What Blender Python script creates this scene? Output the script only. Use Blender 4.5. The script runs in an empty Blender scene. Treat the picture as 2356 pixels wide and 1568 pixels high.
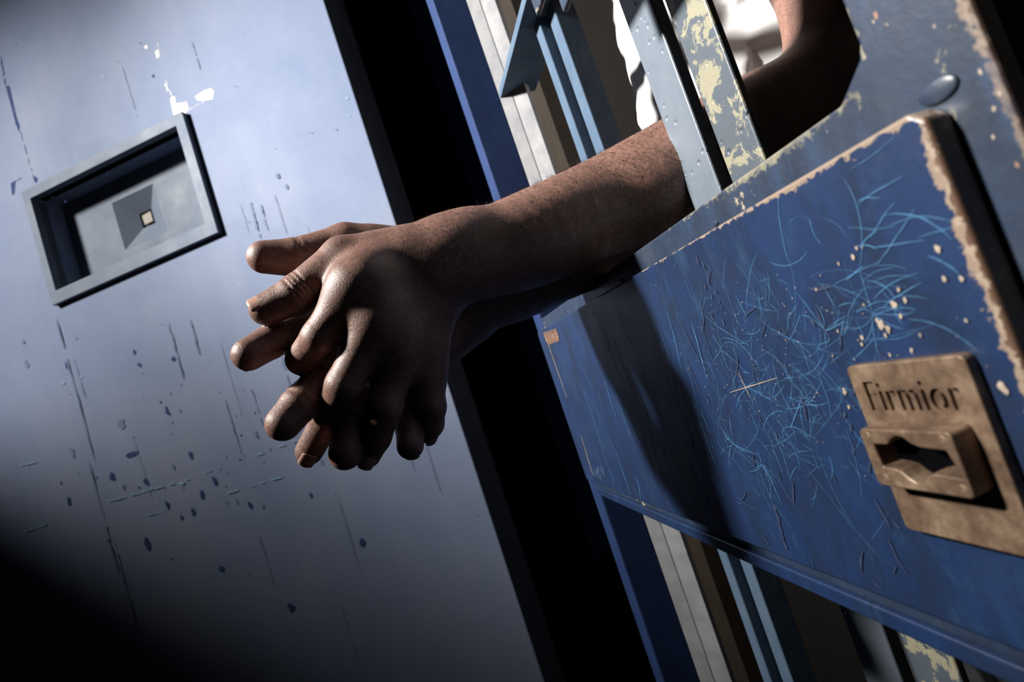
import bpy, bmesh, math, random
import numpy as np
from mathutils import Vector, Matrix
C = bpy.context.scene.collection
R = math.radians
PI = math.pi
# ------------------------------------------------------------------ camera
W, H = 2356, 1568
F_PX = 1250.0
CZ = 1.15                                   # camera height above the floor
ROLL, PITCH = R(18.5), R(3.85)
cr, sr = math.cos(ROLL), math.sin(ROLL)
LR = np.array([1.0, 0, 0]); LU = np.array([0, -math.sin(PITCH), math.cos(PITCH)]); FW = np.array([0, math.cos(PITCH), math.sin(PITCH)])
CX, CY, CF = cr * LR - sr * LU, sr * LR + cr * LU, FW
cam = bpy.data.cameras.new('camera'); camo = bpy.data.objects.new('camera', cam); C.objects.link(camo)
camo.matrix_world = Matrix([[CX[0], CY[0], -CF[0], 0], [CX[1], CY[1], -CF[1], 0], [CX[2], CY[2], -CF[2], CZ], [0, 0, 0, 1]])
cam.sensor_width = 36.0; cam.lens = F_PX / W * 36.0
cam.clip_start = 0.01
cam.dof.use_dof = True; cam.dof.focus_distance = 0.36; cam.dof.aperture_fstop = 9.0
bpy.context.scene.camera = camo
# ------------------------------------------------------------------ colour management, world, lights
vs = bpy.context.scene.view_settings
vs.view_transform = 'Standard'; vs.look = 'None'; vs.gamma = 1.0; vs.use_curve_mapping = False
vs.exposure = 0.0
wd = bpy.data.worlds.new('world'); bpy.context.scene.world = wd; wd.use_nodes = True
wd.node_tree.nodes['Background'].inputs[0].default_value = (0.16, 0.32, 1.0, 1)
wd.node_tree.nodes['Background'].inputs[1].default_value = 0.0018
AZ = R(-11.58)                              # heading of the gate, seen from above
D = np.array([math.sin(AZ), math.cos(AZ), 0]); N = np.array([math.cos(AZ), -math.sin(AZ), 0]); UP = np.array([0, 0, 1.0])
def G(q, s, z):                             # gate frame -> world: q towards the cell, s along the gate, z above the lens
    return q * N + s * D + (z + CZ) * UP
def spot(name, loc, aim, power, cone, radius, color, blend=1.0):
    l = bpy.data.lights.new(name, 'SPOT'); l.energy = power; l.spot_size = R(cone); l.spot_blend = blend; l.shadow_soft_size = radius; l.color = color
    o = bpy.data.objects.new(name, l); C.objects.link(o); o.location = Vector(loc)
    o.rotation_euler = (Vector(aim) - Vector(loc)).to_track_quat('-Z', 'Y').to_euler()
    return o
# one high window on the left throws hard daylight across the corridor: onto arms, gate and door; the second spot is added to brighten the door
spot('window_light', G(-1.55, .42, 1.28), G(-.05, .48, .62), 960.0, 66, .11, (1.0, .95, .89))
spot('door_fill_spot', G(-1.52, .46, 1.30), G(-.50, 1.20, .42), 300.0, 64, .10, (1.0, .95, .88))

# ------------------------------------------------------------------ helpers
def unit(v): v = np.array(v, float); return v / np.linalg.norm(v)
def ray(u, v): return CX * ((u - W / 2) / F_PX) - CY * ((v - H / 2) / F_PX) + CF
def on_gate(u, v, q):                       # the point of the upright plane q = const (gate frame) seen there
    d = ray(u, v); k = q / (d @ N); d = d * k
    return np.array([q, d @ D, d[2]])
def at(u, v, s):                            # the point of the upright plane s = const (gate frame) seen there
    d = ray(u, v); d = d * (s / (d @ D))
    return np.array([d @ N, s, d[2]])
WPOS = {}
def link(o, origin, parent):
    WPOS[o.name] = np.array(origin, float)
    C.objects.link(o)
    if parent is not None:
        o.parent = parent; o.location = Vector(np.array(origin) - WPOS[parent.name])
    else: o.location = Vector(origin)
    return o
def empty(name, origin, label, cat, group=None):
    o = bpy.data.objects.new(name, None); o.empty_display_size = 0.05
    link(o, origin, None); o['label'] = label; o['category'] = cat
    if group: o['group'] = group
    return o
def obj(name, verts, faces, mats, parent=None, fm=None, smooth=False, origin=None):
    verts = np.asarray(verts, float)
    c = verts.mean(0) if origin is None else np.asarray(origin, float)
    me = bpy.data.meshes.new(name)
    me.from_pydata((verts - c).tolist(), [], [tuple(map(int, f)) for f in faces])
    if not isinstance(mats, (list, tuple)): mats = [mats]
    for m in mats: me.materials.append(m)
    if fm is not None: me.polygons.foreach_set('material_index', np.asarray(fm, dtype=np.int32))
    if smooth: me.polygons.foreach_set('use_smooth', np.ones(len(me.polygons), dtype=bool))
    me.update()
    o = bpy.data.objects.new(name, me)
    return link(o, c, parent)
def bm_obj(name, bm, mats, parent=None, smooth=False):
    bm.verts.ensure_lookup_table(); bm.verts.index_update()
    v = np.array([x.co[:] for x in bm.verts]); f = [[x.index for x in p.verts] for p in bm.faces]
    fm = [p.material_index for p in bm.faces]; bm.free()
    return obj(name, v, f, mats, parent, fm, smooth)
class MB:
    """collects shapes into one mesh"""
    def __init__(s): s.v = []; s.f = []; s.m = []
    def add(s, v, f, mi=0):
        b = len(s.v); s.v += [tuple(x) for x in v]; s.f += [tuple(i + b for i in g) for g in f]; s.m += [mi] * len(f)
    def build(s, name, mats, parent=None, smooth=False): return obj(name, s.v, s.f, mats, parent, s.m, smooth)
def prism(loops, to3, d0, d1, bevel=0.0, seg=2):
    """polygon with holes (first loop outer) extruded between two depths; to3(a, b, depth) gives the world point"""
    bm = bmesh.new(); edges = []
    for lp in loops:
        vs_ = [bm.verts.new(to3(a, b, d0)) for a, b in lp]
        edges += [bm.edges.new((vs_[i], vs_[(i + 1) % len(vs_)])) for i in range(len(vs_))]
    r = bmesh.ops.triangle_fill(bm, edges=edges, use_beauty=True, use_dissolve=False)
    faces = [g for g in r['geom'] if isinstance(g, bmesh.types.BMFace)]
    vec = Vector(np.array(to3(0, 0, d1)) - np.array(to3(0, 0, d0)))
    top_edges0 = set()
    r = bmesh.ops.extrude_face_region(bm, geom=faces, use_keep_orig=True)
    nv = [g for g in r['geom'] if isinstance(g, bmesh.types.BMVert)]
    bmesh.ops.translate(bm, vec=vec, verts=nv)
    bmesh.ops.recalc_face_normals(bm, faces=bm.faces[:])
    bmesh.ops.dissolve_limit(bm, angle_limit=R(1), verts=bm.verts[:], edges=bm.edges[:])
    if bevel > 0:
        es = [e for e in bm.edges if len(e.link_faces) == 2 and e.calc_face_angle(0) > R(35)]
        bmesh.ops.bevel(bm, geom=es, offset=bevel, segments=seg, affect='EDGES', profile=0.5, clamp_overlap=True)
    return bm
def plan_prism(poly, z0, z1, bevel=0.0, seg=2):      # plan polygon in (q, s), upright between two heights
    return prism([poly], lambda a, b, d: G(a, b, d), z0, z1, bevel, seg)
def rounded(a0, b0, a1, b1, r, n=5):
    out = []
    for cx, cy, t0 in ((a1 - r, b1 - r, 0), (a0 + r, b1 - r, 90), (a0 + r, b0 + r, 180), (a1 - r, b0 + r, 270)):
        for i in range(n + 1):
            t = R(t0 + 90 * i / n); out.append((cx + r * math.cos(t), cy + r * math.sin(t)))
    return out
# ------------------------------------------------------------------ materials
def mat(name):
    m = bpy.data.materials.new(name); m.use_nodes = True
    nt = m.node_tree; b = nt.nodes['Principled BSDF']
    return m, nt, b
def nd(nt, t, **k):
    n = nt.nodes.new(t)
    for a, v in k.items(): setattr(n, a, v)
    return n
def tex_noise(nt, co, scale, detail=4, rough=.55, dist=0.0):
    n = nd(nt, 'ShaderNodeTexNoise'); n.inputs['Scale'].default_value = scale; n.inputs['Detail'].default_value = detail
    n.inputs['Roughness'].default_value = rough; n.inputs['Distortion'].default_value = dist
    nt.links.new(co, n.inputs['Vector']); return n.outputs['Fac']
def mapping(nt, co, scale=(1, 1, 1), rot=(0, 0, 0)):
    n = nd(nt, 'ShaderNodeMapping'); n.inputs['Scale'].default_value = scale; n.inputs['Rotation'].default_value = rot
    nt.links.new(co, n.inputs['Vector']); return n.outputs['Vector']
def ramp(nt, fac, stops):
    n = nd(nt, 'ShaderNodeValToRGB'); e = n.color_ramp.elements
    e[0].position, e[0].color = stops[0][0], (*stops[0][1], 1)
    e[1].position, e[1].color = stops[-1][0], (*stops[-1][1], 1)
    for p, c in stops[1:-1]: x = e.new(p); x.color = (*c, 1)
    nt.links.new(fac, n.inputs['Fac']); return n.outputs['Color']
def mixc(nt, fac, a, b):
    n = nd(nt, 'ShaderNodeMix', data_type='RGBA')
    for sock, val in ((n.inputs[0], fac), (n.inputs[6], a), (n.inputs[7], b)):
        if isinstance(val, (float, int)): sock.default_value = val
        elif isinstance(val, tuple): sock.default_value = (*val, 1)
        else: nt.links.new(val, sock)
    return n.outputs[2]
def math_(nt, op, a, b=0.0):
    n = nd(nt, 'ShaderNodeMath', operation=op)
    for i, val in enumerate((a, b)):
        if isinstance(val, (float, int)): n.inputs[i].default_value = val
        else: nt.links.new(val, n.inputs[i])
    return n.outputs[0]
def bump(nt, b, h, strength, dist=0.001, prev=None):
    n = nd(nt, 'ShaderNodeBump'); n.inputs['Strength'].default_value = strength; n.inputs['Distance'].default_value = dist
    nt.links.new(h, n.inputs['Height'])
    if prev is not None: nt.links.new(prev, n.inputs['Normal'])
    nt.links.new(n.outputs['Normal'], b.inputs['Normal']); return n.outputs['Normal']
def objco(nt): return nd(nt, 'ShaderNodeTexCoord').outputs['Object']
def paint(name, c0, c1, c2, scale=18, rough=.4, spec=.5, bump_s=.15, pits=0.0, chip=None, chip_amt=.62, chip_scale=60, streak=None):
    m, nt, b = mat(name); co = objco(nt)
    n1 = tex_noise(nt, co, scale, 6, .65)
    col = ramp(nt, n1, [(.3, c0), (.5, c1), (.7, c2)])
    if streak:
        st = tex_noise(nt, mapping(nt, co, (streak, streak, streak * .06)), 1.0, 5, .6)
        col = mixc(nt, ramp(nt, st, [(.45, (0, 0, 0)), (.75, (.5, .5, .5))]), col, c0)
    if chip:
        ch = tex_noise(nt, co, chip_scale, 8, .7, .4)
        fac = ramp(nt, ch, [(chip_amt, (0, 0, 0)), (chip_amt + .03, (1, 1, 1))])
        col = mixc(nt, fac, col, chip)
    nt.links.new(col, b.inputs['Base Color'])
    b.inputs['Specular IOR Level'].default_value = spec
    rr = ramp(nt, n1, [(.3, (rough + .08,) * 3), (.7, (rough - .08,) * 3)])
    nt.links.new(rr, b.inputs['Roughness'])
    nrm = bump(nt, b, tex_noise(nt, co, 420, 3), bump_s, .0006)
    nrm = bump(nt, b, tex_noise(nt, co, 45, 3), bump_s, .002, nrm)
    if pits:
        v = nd(nt, 'ShaderNodeTexVoronoi'); v.inputs['Scale'].default_value = 130; nt.links.new(co, v.inputs['Vector'])
        h = ramp(nt, v.outputs['Distance'], [(.0, (0, 0, 0)), (.28, (1, 1, 1))])
        k = tex_noise(nt, co, 25, 2); kk = ramp(nt, k, [(.5, (1, 1, 1)), (.56, (0, 0, 0))])
        hh = mixc(nt, kk, h, (1.0, 1.0, 1.0))
        bump(nt, b, hh, pits, .0012, nrm)
    return m
def plain(name, c, rough=.5, metallic=0.0, var=.25, scale=60, bs=.1, spec=.5):
    m, nt, b = mat(name); co = objco(nt)
    n = tex_noise(nt, co, scale, 5, .6)
    lo = tuple(x * (1 - var) for x in c); hi = tuple(min(1, x * (1 + var)) for x in c)
    nt.links.new(ramp(nt, n, [(.3, lo), (.7, hi)]), b.inputs['Base Color'])
    b.inputs['Roughness'].default_value = rough; b.inputs['Metallic'].default_value = metallic
    b.inputs['Specular IOR Level'].default_value = spec
    bump(nt, b, n, bs, .001)
    return m
M = {}
M['panel'] = paint('deep_blue_paint', (.007, .017, .052), (.010, .025, .076), (.016, .033, .086), 22, .38, .5, .12, streak=60)
M['frame'] = paint('worn_blue_paint', (.012, .020, .040), (.018, .032, .062), (.036, .046, .060), 26, .42, .5, .15, chip=(.42, .36, .25), chip_amt=.64, chip_scale=42)
M['bar'] = paint('grey_blue_paint', (.085, .105, .135), (.105, .128, .158), (.125, .15, .178), 30, .42, .5, .15, pits=.8)
M['bar_worn'] = paint('peeling_paint', (.042, .056, .072), (.055, .07, .088), (.066, .08, .092), 30, .5, .4, .25, pits=.8, chip=(.20, .19, .135), chip_amt=.51, chip_scale=50)
M['blue_edge'] = paint('mid_blue_paint', (.05, .08, .125), (.06, .095, .145), (.075, .11, .15), 30, .65, .12, .1)
M['stile'] = paint('dark_blue_paint', (.009, .020, .062), (.012, .026, .080), (.017, .034, .090), 20, .6, .15, .1)
M['pale'] = paint('pale_paint', (.13, .135, .15), (.165, .17, .18), (.195, .20, .21), 40, .7, .15, .2, chip=(.04, .04, .05), chip_amt=.68, chip_scale=190)
M['door'] = paint('door_paint', (.086, .110, .172), (.102, .126, .186), (.120, .140, .190), 3.2, .68, .10, .06, streak=14)
M['hatch'] = paint('hatch_paint', (.070, .088, .122), (.080, .098, .130), (.090, .108, .136), 14, .62, .12, .08)
M['black'] = plain('shade_black', (.002, .002, .0025), .9, spec=0.0)  # shade inside the keyhole, painted as near-black on its backing sheet
M['wall'] = plain('shade_plaster', (.004, .004, .005), .9, scale=20, bs=.3, spec=0.0)  # near-black colour stands in for the unlit gap beside the door
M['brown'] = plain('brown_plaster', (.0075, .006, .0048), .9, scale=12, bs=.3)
M['brown_wood'] = paint('brown_wood', (.010, .0075, .0052), (.014, .0105, .0075), (.02, .015, .0105), 30, .6, .2, .2, streak=160)
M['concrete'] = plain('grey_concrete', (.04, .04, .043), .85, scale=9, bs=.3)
M['scratch'] = plain('pale_scratch', (.055, .16, .30), .5, var=.4, scale=300)
M['cream'] = plain('cream_primer', (.30, .25, .20), .6, var=.35, scale=260, bs=.5)
M['rust'] = plain('rusty_steel', (.20, .11, .07), .7, var=.5, scale=220, bs=.8)
M['spindle'] = plain('worn_steel', (.13, .115, .095), .5, var=.4, scale=300, bs=.3, spec=.2)
M['white'] = plain('white_filler', (.30, .30, .28), .6, var=.1, scale=120, bs=.4)
M['navy'] = plain('navy_paint', (.018, .030, .08), .7, var=.4, scale=160, spec=.05)
M['scuff'] = plain('dark_scuff', (.02, .03, .07), .6, var=.4, scale=200)
M['scuff_door'] = plain('grey_scuff', (.070, .092, .142), .7, var=.3, scale=40, spec=.05)
M['cyan'] = plain('chipped_light_blue', (.12, .22, .32), .5, var=.3, scale=160)
M['nail'] = plain('fingernail', (.42, .26, .21), .28, var=.08, scale=120, bs=.02)
M['shirt'] = plain('white_cotton', (.46, .46, .463), .85, var=.03, scale=300, bs=.12)
M['cloth'] = plain('dark_grey_cloth', (.03, .03, .035), .9, var=.2, scale=200, spec=.1)
M['shoe'] = plain('black_leather', (.012, .012, .012), .5, var=.2)
M['hair'] = plain('dark_hair', (.035, .022, .016), .35, var=.2, scale=90, bs=0)
def bronze():
    m, nt, b = mat('worn_bronze'); co = objco(nt)
    n1 = tex_noise(nt, co, 70, 8, .7); n2 = tex_noise(nt, co, 300, 4, .6)
    col = ramp(nt, n1, [(.32, (.06, .036, .026)), (.5, (.15, .10, .066)), (.68, (.27, .195, .135))])
    nt.links.new(col, b.inputs['Base Color']); b.inputs['Metallic'].default_value = .35
    nt.links.new(ramp(nt, n2, [(.3, (.36,) * 3), (.7, (.58,) * 3)]), b.inputs['Roughness'])
    bump(nt, b, n1, .25, .001, bump(nt, b, n2, .2, .0004))
    return m
M['bronze'] = bronze()
def skin_mat():
    m, nt, b = mat('dark_brown_skin'); co = objco(nt)
    n1 = tex_noise(nt, co, 26, 5, .6); n2 = tex_noise(nt, co, 420, 3, .6)
    col = ramp(nt, n1, [(.3, (.175, .092, .070)), (.5, (.225, .122, .095)), (.7, (.275, .147, .115))])
    col = mixc(nt, ramp(nt, n2, [(.4, (.45,) * 3), (.62, (0, 0, 0))]), col, (.06, .03, .022))
    nt.links.new(col, b.inputs['Base Color'])
    b.inputs['Roughness'].default_value = .48; b.inputs['Specular IOR Level'].default_value = .58
    v = nd(nt, 'ShaderNodeTexVoronoi', feature='DISTANCE_TO_EDGE'); v.inputs['Scale'].default_value = 640
    nt.links.new(co, v.inputs['Vector'])
    h = ramp(nt, v.outputs['Distance'], [(0, (0, 0, 0)), (.12, (1, 1, 1))])
    nrm = bump(nt, b, h, .22, .0004)
    nrm = bump(nt, b, tex_noise(nt, co, 900, 3), .25, .0005, nrm)
    bump(nt, b, tex_noise(nt, co, 120, 4), .15, .0010, nrm)
    return m
M['skin'] = skin_mat()

# ------------------------------------------------------------------ the setting
def quad_box(name, p0, p1, m, kind=None, parent=None):
    bm = plan_prism([(p0[0], p0[1]), (p1[0], p0[1]), (p1[0], p1[1]), (p0[0], p1[1])], p0[2], p1[2])
    o = bm_obj(name, bm, m, parent)
    if kind: o['kind'] = kind
    return o
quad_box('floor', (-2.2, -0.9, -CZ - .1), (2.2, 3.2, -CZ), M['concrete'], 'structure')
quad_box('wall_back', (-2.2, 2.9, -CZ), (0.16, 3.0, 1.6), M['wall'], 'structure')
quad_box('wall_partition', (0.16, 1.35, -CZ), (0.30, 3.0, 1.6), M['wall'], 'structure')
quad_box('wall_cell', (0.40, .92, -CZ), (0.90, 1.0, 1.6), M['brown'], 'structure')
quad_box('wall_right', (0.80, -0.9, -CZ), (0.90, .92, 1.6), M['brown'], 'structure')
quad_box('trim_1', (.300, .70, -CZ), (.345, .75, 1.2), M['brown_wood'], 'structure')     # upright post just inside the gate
wl = prism([[(-.9, -CZ), (1.4, -CZ), (1.4, .70), (1.0, .70), (.60, 1.015), (-.9, 1.015)]], lambda a, b, d: G(d, a, b), -1.31, -1.25)   # unseen wall added to shade the lower door and bars, top ramped for soft falloff
bm_obj('shade_wall_left', wl, M['wall'])['kind'] = 'structure'

# ------------------------------------------------------------------ the gate
h = 0.16
K = h / 0.185
QR = .196 * K                               # face of the rail and stile sheet
gate = empty('barred_gate', G(.21, .42, -CZ), 'open-barred blue steel cell gate with scratched middle panel, arms resting through it', 'gate')
Z0, Z1 = -CZ + .03, .85
def part(name, bm, m, parent=gate, smooth=False): return bm_obj(name, bm, m, parent, smooth)
# far stile: a deep box section
sN, sF = .723 * K, .76 * K
part('stile', plan_prism([(QR, sN), (QR, sF), (.245 * K, sF), (.245 * K, sN)], Z0, Z1, .0016), M['stile'])
# near stile + middle rail: one folded sheet with a chamfered corner
def front(q): return lambda a, b, d: G(q + d, a, b)
s_nl, s_nr = QR / 1.197, QR / 1.553
zt0, zt1 = .338 * QR, .319 * QR
zb = -.925 * QR
def gco(nt): n = nd(nt, 'ShaderNodeTexCoord'); n.object = gate; return n.outputs['Object']
GO = G(.21, .42, -CZ)
def lin(nt, co, vec, c):                    # vec . position + c, position in the world
    n = nd(nt, 'ShaderNodeVectorMath', operation='DOT_PRODUCT'); nt.links.new(co, n.inputs[0]); n.inputs[1].default_value = tuple(vec)
    return math_(nt, 'ADD', n.outputs['Value'], float(np.dot(vec, GO) + c))
def wear(nt, col, e, width, co, scale, colour, amt=1.0, gate_by=None, soft=.04):
    """flaked paint that shows colour where e (metres from an edge) is small"""
    n = tex_noise(nt, co, scale, 9, .68, .3)
    f = math_(nt, 'SUBTRACT', 1.0, math_(nt, 'DIVIDE', e, width))            # 1 at the edge, 0 at the width
    f = math_(nt, 'MAXIMUM', f, -.6)
    f = math_(nt, 'MULTIPLY', f, .36 * amt)
    if gate_by is not None: f = math_(nt, 'SUBTRACT', f, gate_by)
    x = math_(nt, 'ADD', n, f)
    fac = ramp(nt, x, [(.66, (0, 0, 0)), (.66 + soft, (1, 1, 1))])
    return mixc(nt, fac, col, colour)
def add_wear(m, layers):
    nt = m.node_tree; b = nt.nodes['Principled BSDF']; src = b.inputs['Base Color'].links[0].from_socket
    co = gco(nt); col = src
    for fn in layers: col = fn(nt, col, co)
    nt.links.new(col, b.inputs['Base Color'])
slope = (zt0 - zt1) / (sN - s_nl)           # rail top edge: z = zt1 + slope * (s - s_nl)
CREAM, RUST, PINK = (.20, .19, .135), (.10, .058, .04), (.23, .175, .135)
def rail_layer(nt, col, co):
    e = math_(nt, 'ABSOLUTE', lin(nt, co, slope * D - UP, zt1 - slope * s_nl + CZ))
    far = math_(nt, 'MULTIPLY', math_(nt, 'ABSOLUTE', lin(nt, co, D, -.225 * K)), 2.2)
    far = math_(nt, 'ADD', far, math_(nt, 'LESS_THAN', lin(nt, co, D, -s_nl - .006), 0.0))
    return wear(nt, wear(nt, col, e, .0075, co, 210, CREAM, 1.05, far, .10), e, .0022, co, 160, PINK, .7, far)
def stile_layer(nt, col, co):
    e = lin(nt, co, D, -s_nr)
    return wear(nt, wear(nt, col, e, .0055, co, 120, PINK, .85), e, .002, co, 200, RUST, .7)
def stile_left(nt, col, co):
    e = math_(nt, 'ABSOLUTE', lin(nt, co, D, -s_nl))
    low = math_(nt, 'MULTIPLY', math_(nt, 'LESS_THAN', lin(nt, co, UP, -zt1 - CZ), .008), 1.0)
    return wear(nt, col, e, .0022, co, 110, CREAM, .6, low)
add_wear(M['frame'], [stile_left, rail_layer, stile_layer])
pslope = (.272 - .231) * h / ((.72 - .148) * K)
def panel_top(nt, col, co):
    e = lin(nt, co, pslope * D - UP, .231 * h - pslope * .148 * K + CZ)
    far = math_(nt, 'MULTIPLY', math_(nt, 'MAXIMUM', lin(nt, co, D, -.19 * K), 0.0), 1.3)
    return wear(nt, col, e, .0045, co, 150, PINK, 1.0, far)
def panel_near(nt, col, co):
    e = lin(nt, co, D, -.1429 * K)
    return wear(nt, wear(nt, wear(nt, col, e, .0062, co, 150, PINK, 1.15), e, .004, co, 230, (.30, .24, .185), .75), e, .0028, co, 260, RUST, .85)
def grime(nt, col, co):
    n = tex_noise(nt, mapping(nt, co, (38, 38, 15)), 1.0, 8, .72, .6); n2 = tex_noise(nt, co, 260, 5, .7)
    f = ramp(nt, math_(nt, 'ADD', math_(nt, 'MULTIPLY', n, .75), math_(nt, 'MULTIPLY', n2, .25)), [(.46, (0, 0, 0)), (.62, (.75, .75, .75))])
    col = mixc(nt, f, col, (.010, .017, .034))
    f = ramp(nt, tex_noise(nt, mapping(nt, co, (60, 60, 24), (.4, 0, 0)), 1.0, 8, .7), [(.56, (0, 0, 0)), (.72, (.6, .6, .6))])
    return mixc(nt, f, col, (.022, .050, .11))
add_wear(M['panel'], [grime, panel_top, panel_near])
add_wear(M['frame'], [grime])
ch = .012
sheet = [(s_nr, Z0), (s_nl, Z0), (s_nl, zb), (sN, zb), (sN, zt0), (s_nl + ch * 1.2, zt1), (s_nl + .002, zt1 + ch * .75), (s_nl, zt1 + ch * 1.1), (s_nl, Z1), (s_nr, Z1)]
slot = [(.1385 * K, -.14), (.1415 * K, -.14), (.1415 * K, .026 * K), (.1385 * K, .026 * K)]
sheet_bm = prism([sheet], front(QR), 0, .0045 * K * 2, .0012)
# bars behind the sheet
def bar(poly, m, b=.0012, z0=Z0, z1=Z1, seg=2): return part('bar', plan_prism([(q * K, s * K) for q, s in poly], z0, z1, b, seg), m)
bar([(.2437, .7225), (.2592, .7112), (.2660, .7190), (.255, .7225)], M['pale'], 0.0007)
bar([(.2596, .7108), (.275, .694), (.284, .703), (.2664, .7186)], M['pale'], 0.0007)
bar([(.2645, .5627), (.2645, .581), (.285, .581), (.285, .5627)], M['blue_edge'])
bar([(.275, .538), (.275, .559), (.301, .559), (.301, .538)], M['blue_edge'])
bar([(.2645, .362), (.2645, .402), (.2755, .402), (.2755, .362)], M['bar'])
bar([(.2645, .3087), (.2645, .347), (.271, .347), (.271, .3087)], M['bar_worn'])
for z in (.387 * K, -.62):
    part('crossbar', prism([[(.2445 * K, .30 * K / K * K), (.2445 * K, .7225 * K), (.299 * K, .7225 * K), (.299 * K, .30 * K)]], lambda a, b, d: G(a, b, d), z, z + .0105 * K, .0012), M['blue_edge'])
part('shade_plate', prism([[(s_nl - .004, .19), (.262, .19), (.262, .221), (.322, .221), (.322, .25), (.362, .25), (.362, .45), (s_nl - .004, .45)]], front(QR + .0005), 0, .004, .001), M['frame'])  # added above the view, outline stepped to keep light off the elbow
part('bottom_rail', prism([[(s_nl, -CZ + .05), (sN, -CZ + .05), (sN, -CZ + .16), (s_nl, -CZ + .16)]], front(QR), 0, .006, .001), M['frame'])

# the raised panel, with its wear as faces of its own on the same mesh
def build_panel():
    pl = [(.1429 * K, -.86 * h + .001), (.7227 * K, -.86 * h), (.7227 * K, .272 * h - .004), (.7200 * K, .272 * h), (.417 * K, .250 * h), (.1480 * K, .231 * h), (.1429 * K, .231 * h - .004)]
    bm = prism([pl], front(h), 0, QR - h, .0013, 3)
    rng = random.Random(7)
    mb = MB()
    bm.verts.ensure_lookup_table(); bm.verts.index_update()
    mb.add([x.co[:] for x in bm.verts], [[x.index for x in p.verts] for p in bm.faces]); bm.free()
    dq = [0.00012]
    def P(s, z): dq[0] += 4e-8; return G(h - dq[0], s, z)
    def ribbon(pts, w, mi):
        L, Rr = [], []
        n = len(pts)
        for i, (s, z) in enumerate(pts):
            a = pts[max(0, i - 1)]; b = pts[min(n - 1, i + 1)]
            t = np.array([b[0] - a[0], b[1] - a[1]]); t /= (np.linalg.norm(t) + 1e-9)
            ww = w * (math.sin(PI * (i + .6) / (n + .2)) ** .6)
            L.append((s - t[1] * ww, z + t[0] * ww)); Rr.append((s + t[1] * ww, z - t[0] * ww))
        v = [P(*x) for x in L] + [P(*x) for x in Rr]
        mb.add(v, [(i, i + 1, n + i + 1, n + i) for i in range(n - 1)], mi)
    def arc(s, z, ang, ln, curv, w, mi, k=8):
        pts = []; a = ang
        for i in range(k + 1):
            if pts: 
                a += curv / k + rng.gauss(0, .06); s += math.cos(a) * ln / k; z += math.sin(a) * ln / k
            pts.append((s, z))
        pts = [p for p in pts if .146 * K < p[0] < .720 * K and -.85 * h < p[1] < .235 * h]
        if len(pts) > 2: ribbon(pts, w, mi)
    def blob(s, z, r, mi, asp=1.0, k=9):
        if not (.146 * K < s < .720 * K and -.85 * h < z < .228 * h): return
        a0 = rng.random() * 6
        v = [P(s + r * asp ** -.5 * math.cos(a0 + i * 2 * PI / k) * rng.uniform(.55, 1.2), z + r * asp ** .5 * math.sin(a0 + i * 2 * PI / k) * rng.uniform(.55, 1.2)) for i in range(k)]
        mb.add(v, [tuple(range(k))], mi)
    def px(u, v): p = on_gate(u, v, h); return p[1], p[2]
    # worn scratches round the lock
    for _ in range(330):
        u = rng.gauss(1790, 150); v = rng.gauss(890, 150)
        if u > 2080: continue
        s, z = px(u, v)
        arc(s, z, rng.gauss(PI / 2, 1.0) + (0 if rng.random() < .5 else PI), abs(rng.gauss(0, .016)) + .003, rng.gauss(0, .7), rng.choice([.00004, .00006, .00008, .00012]), 1)
    for u, v, n in ((1690, 1020, 12), (1755, 1068, 10), (1720, 890, 6), (1860, 930, 8), (1660, 800, 6), (1900, 760, 9), (2010, 720, 9)):
        s, z = px(u, v)
        for k in range(n): arc(s, z, rng.uniform(0, 6.28), rng.uniform(.006, .022), rng.gauss(0, .8), rng.uniform(.00008, .00016), 1)
    for u0, v0, u1, v1, w in ((1680, 902, 1790, 868, .00022), (1700, 855, 1728, 916, .0002), (1255, 770, 1305, 915, .0006), (1337, 1000, 1365, 1092, .0007), (1695, 680, 1720, 728, .0002), (1345, 895, 1400, 1075, .0003), (1480, 990, 1500, 1090, .0004), (1820, 985, 1850, 905, .0002)):
        a, b = px(u0, v0), px(u1, v1)
        ribbon([(a[0] + (b[0] - a[0]) * i / 5, a[1] + (b[1] - a[1]) * i / 5) for i in range(6)], w, 2 if u0 in (1680, 1255, 1337, 1700) else 1)
    # big key arcs by the near edge
    for k in range(26):
        s, z = px(rng.gauss(2010, 60), rng.gauss(610, 90)); arc(s, z, rng.gauss(2.9, .35), rng.uniform(.008, .026), rng.gauss(.5, .5), rng.uniform(.00008, .00018), 1, 10)
    # fine vertical streaks at the far end
    for k in range(70):
        s, z = px(rng.uniform(1280, 1620), rng.uniform(700, 1120)); arc(s, z, -PI / 2 + rng.gauss(0, .05), rng.uniform(.01, .045), rng.gauss(0, .1), rng.uniform(.00012, .0004), 5 if rng.random() < .6 else 1)
    # dark scuffs
    for k in range(60):
        s, z = px(rng.gauss(1820, 180), rng.gauss(1000, 190)); arc(s, z, -PI / 2 + rng.gauss(0, .4), rng.uniform(.003, .014), rng.gauss(0, .5), rng.uniform(.0002, .0007), 5)
    for k in range(14):
        t = k / 13; s, z = px(1610 + 55 * t + rng.gauss(0, 8), 590 + 150 * t); blob(s, z, rng.uniform(.0006, .0016), 5, 2.2)
    for k in range(12):
        t = k / 11; s, z = px(1782 + 26 * t, 1160 + 92 * t); blob(s, z, rng.uniform(.0008, .0018), 5, 2.5)
    # cream specks and chips
    for k in range(150):
        s, z = px(rng.gauss(1800, 150), rng.gauss(840, 120)); blob(s, z, rng.uniform(.00012, .0004), 2, rng.uniform(1, 2.5), 6)
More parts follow.
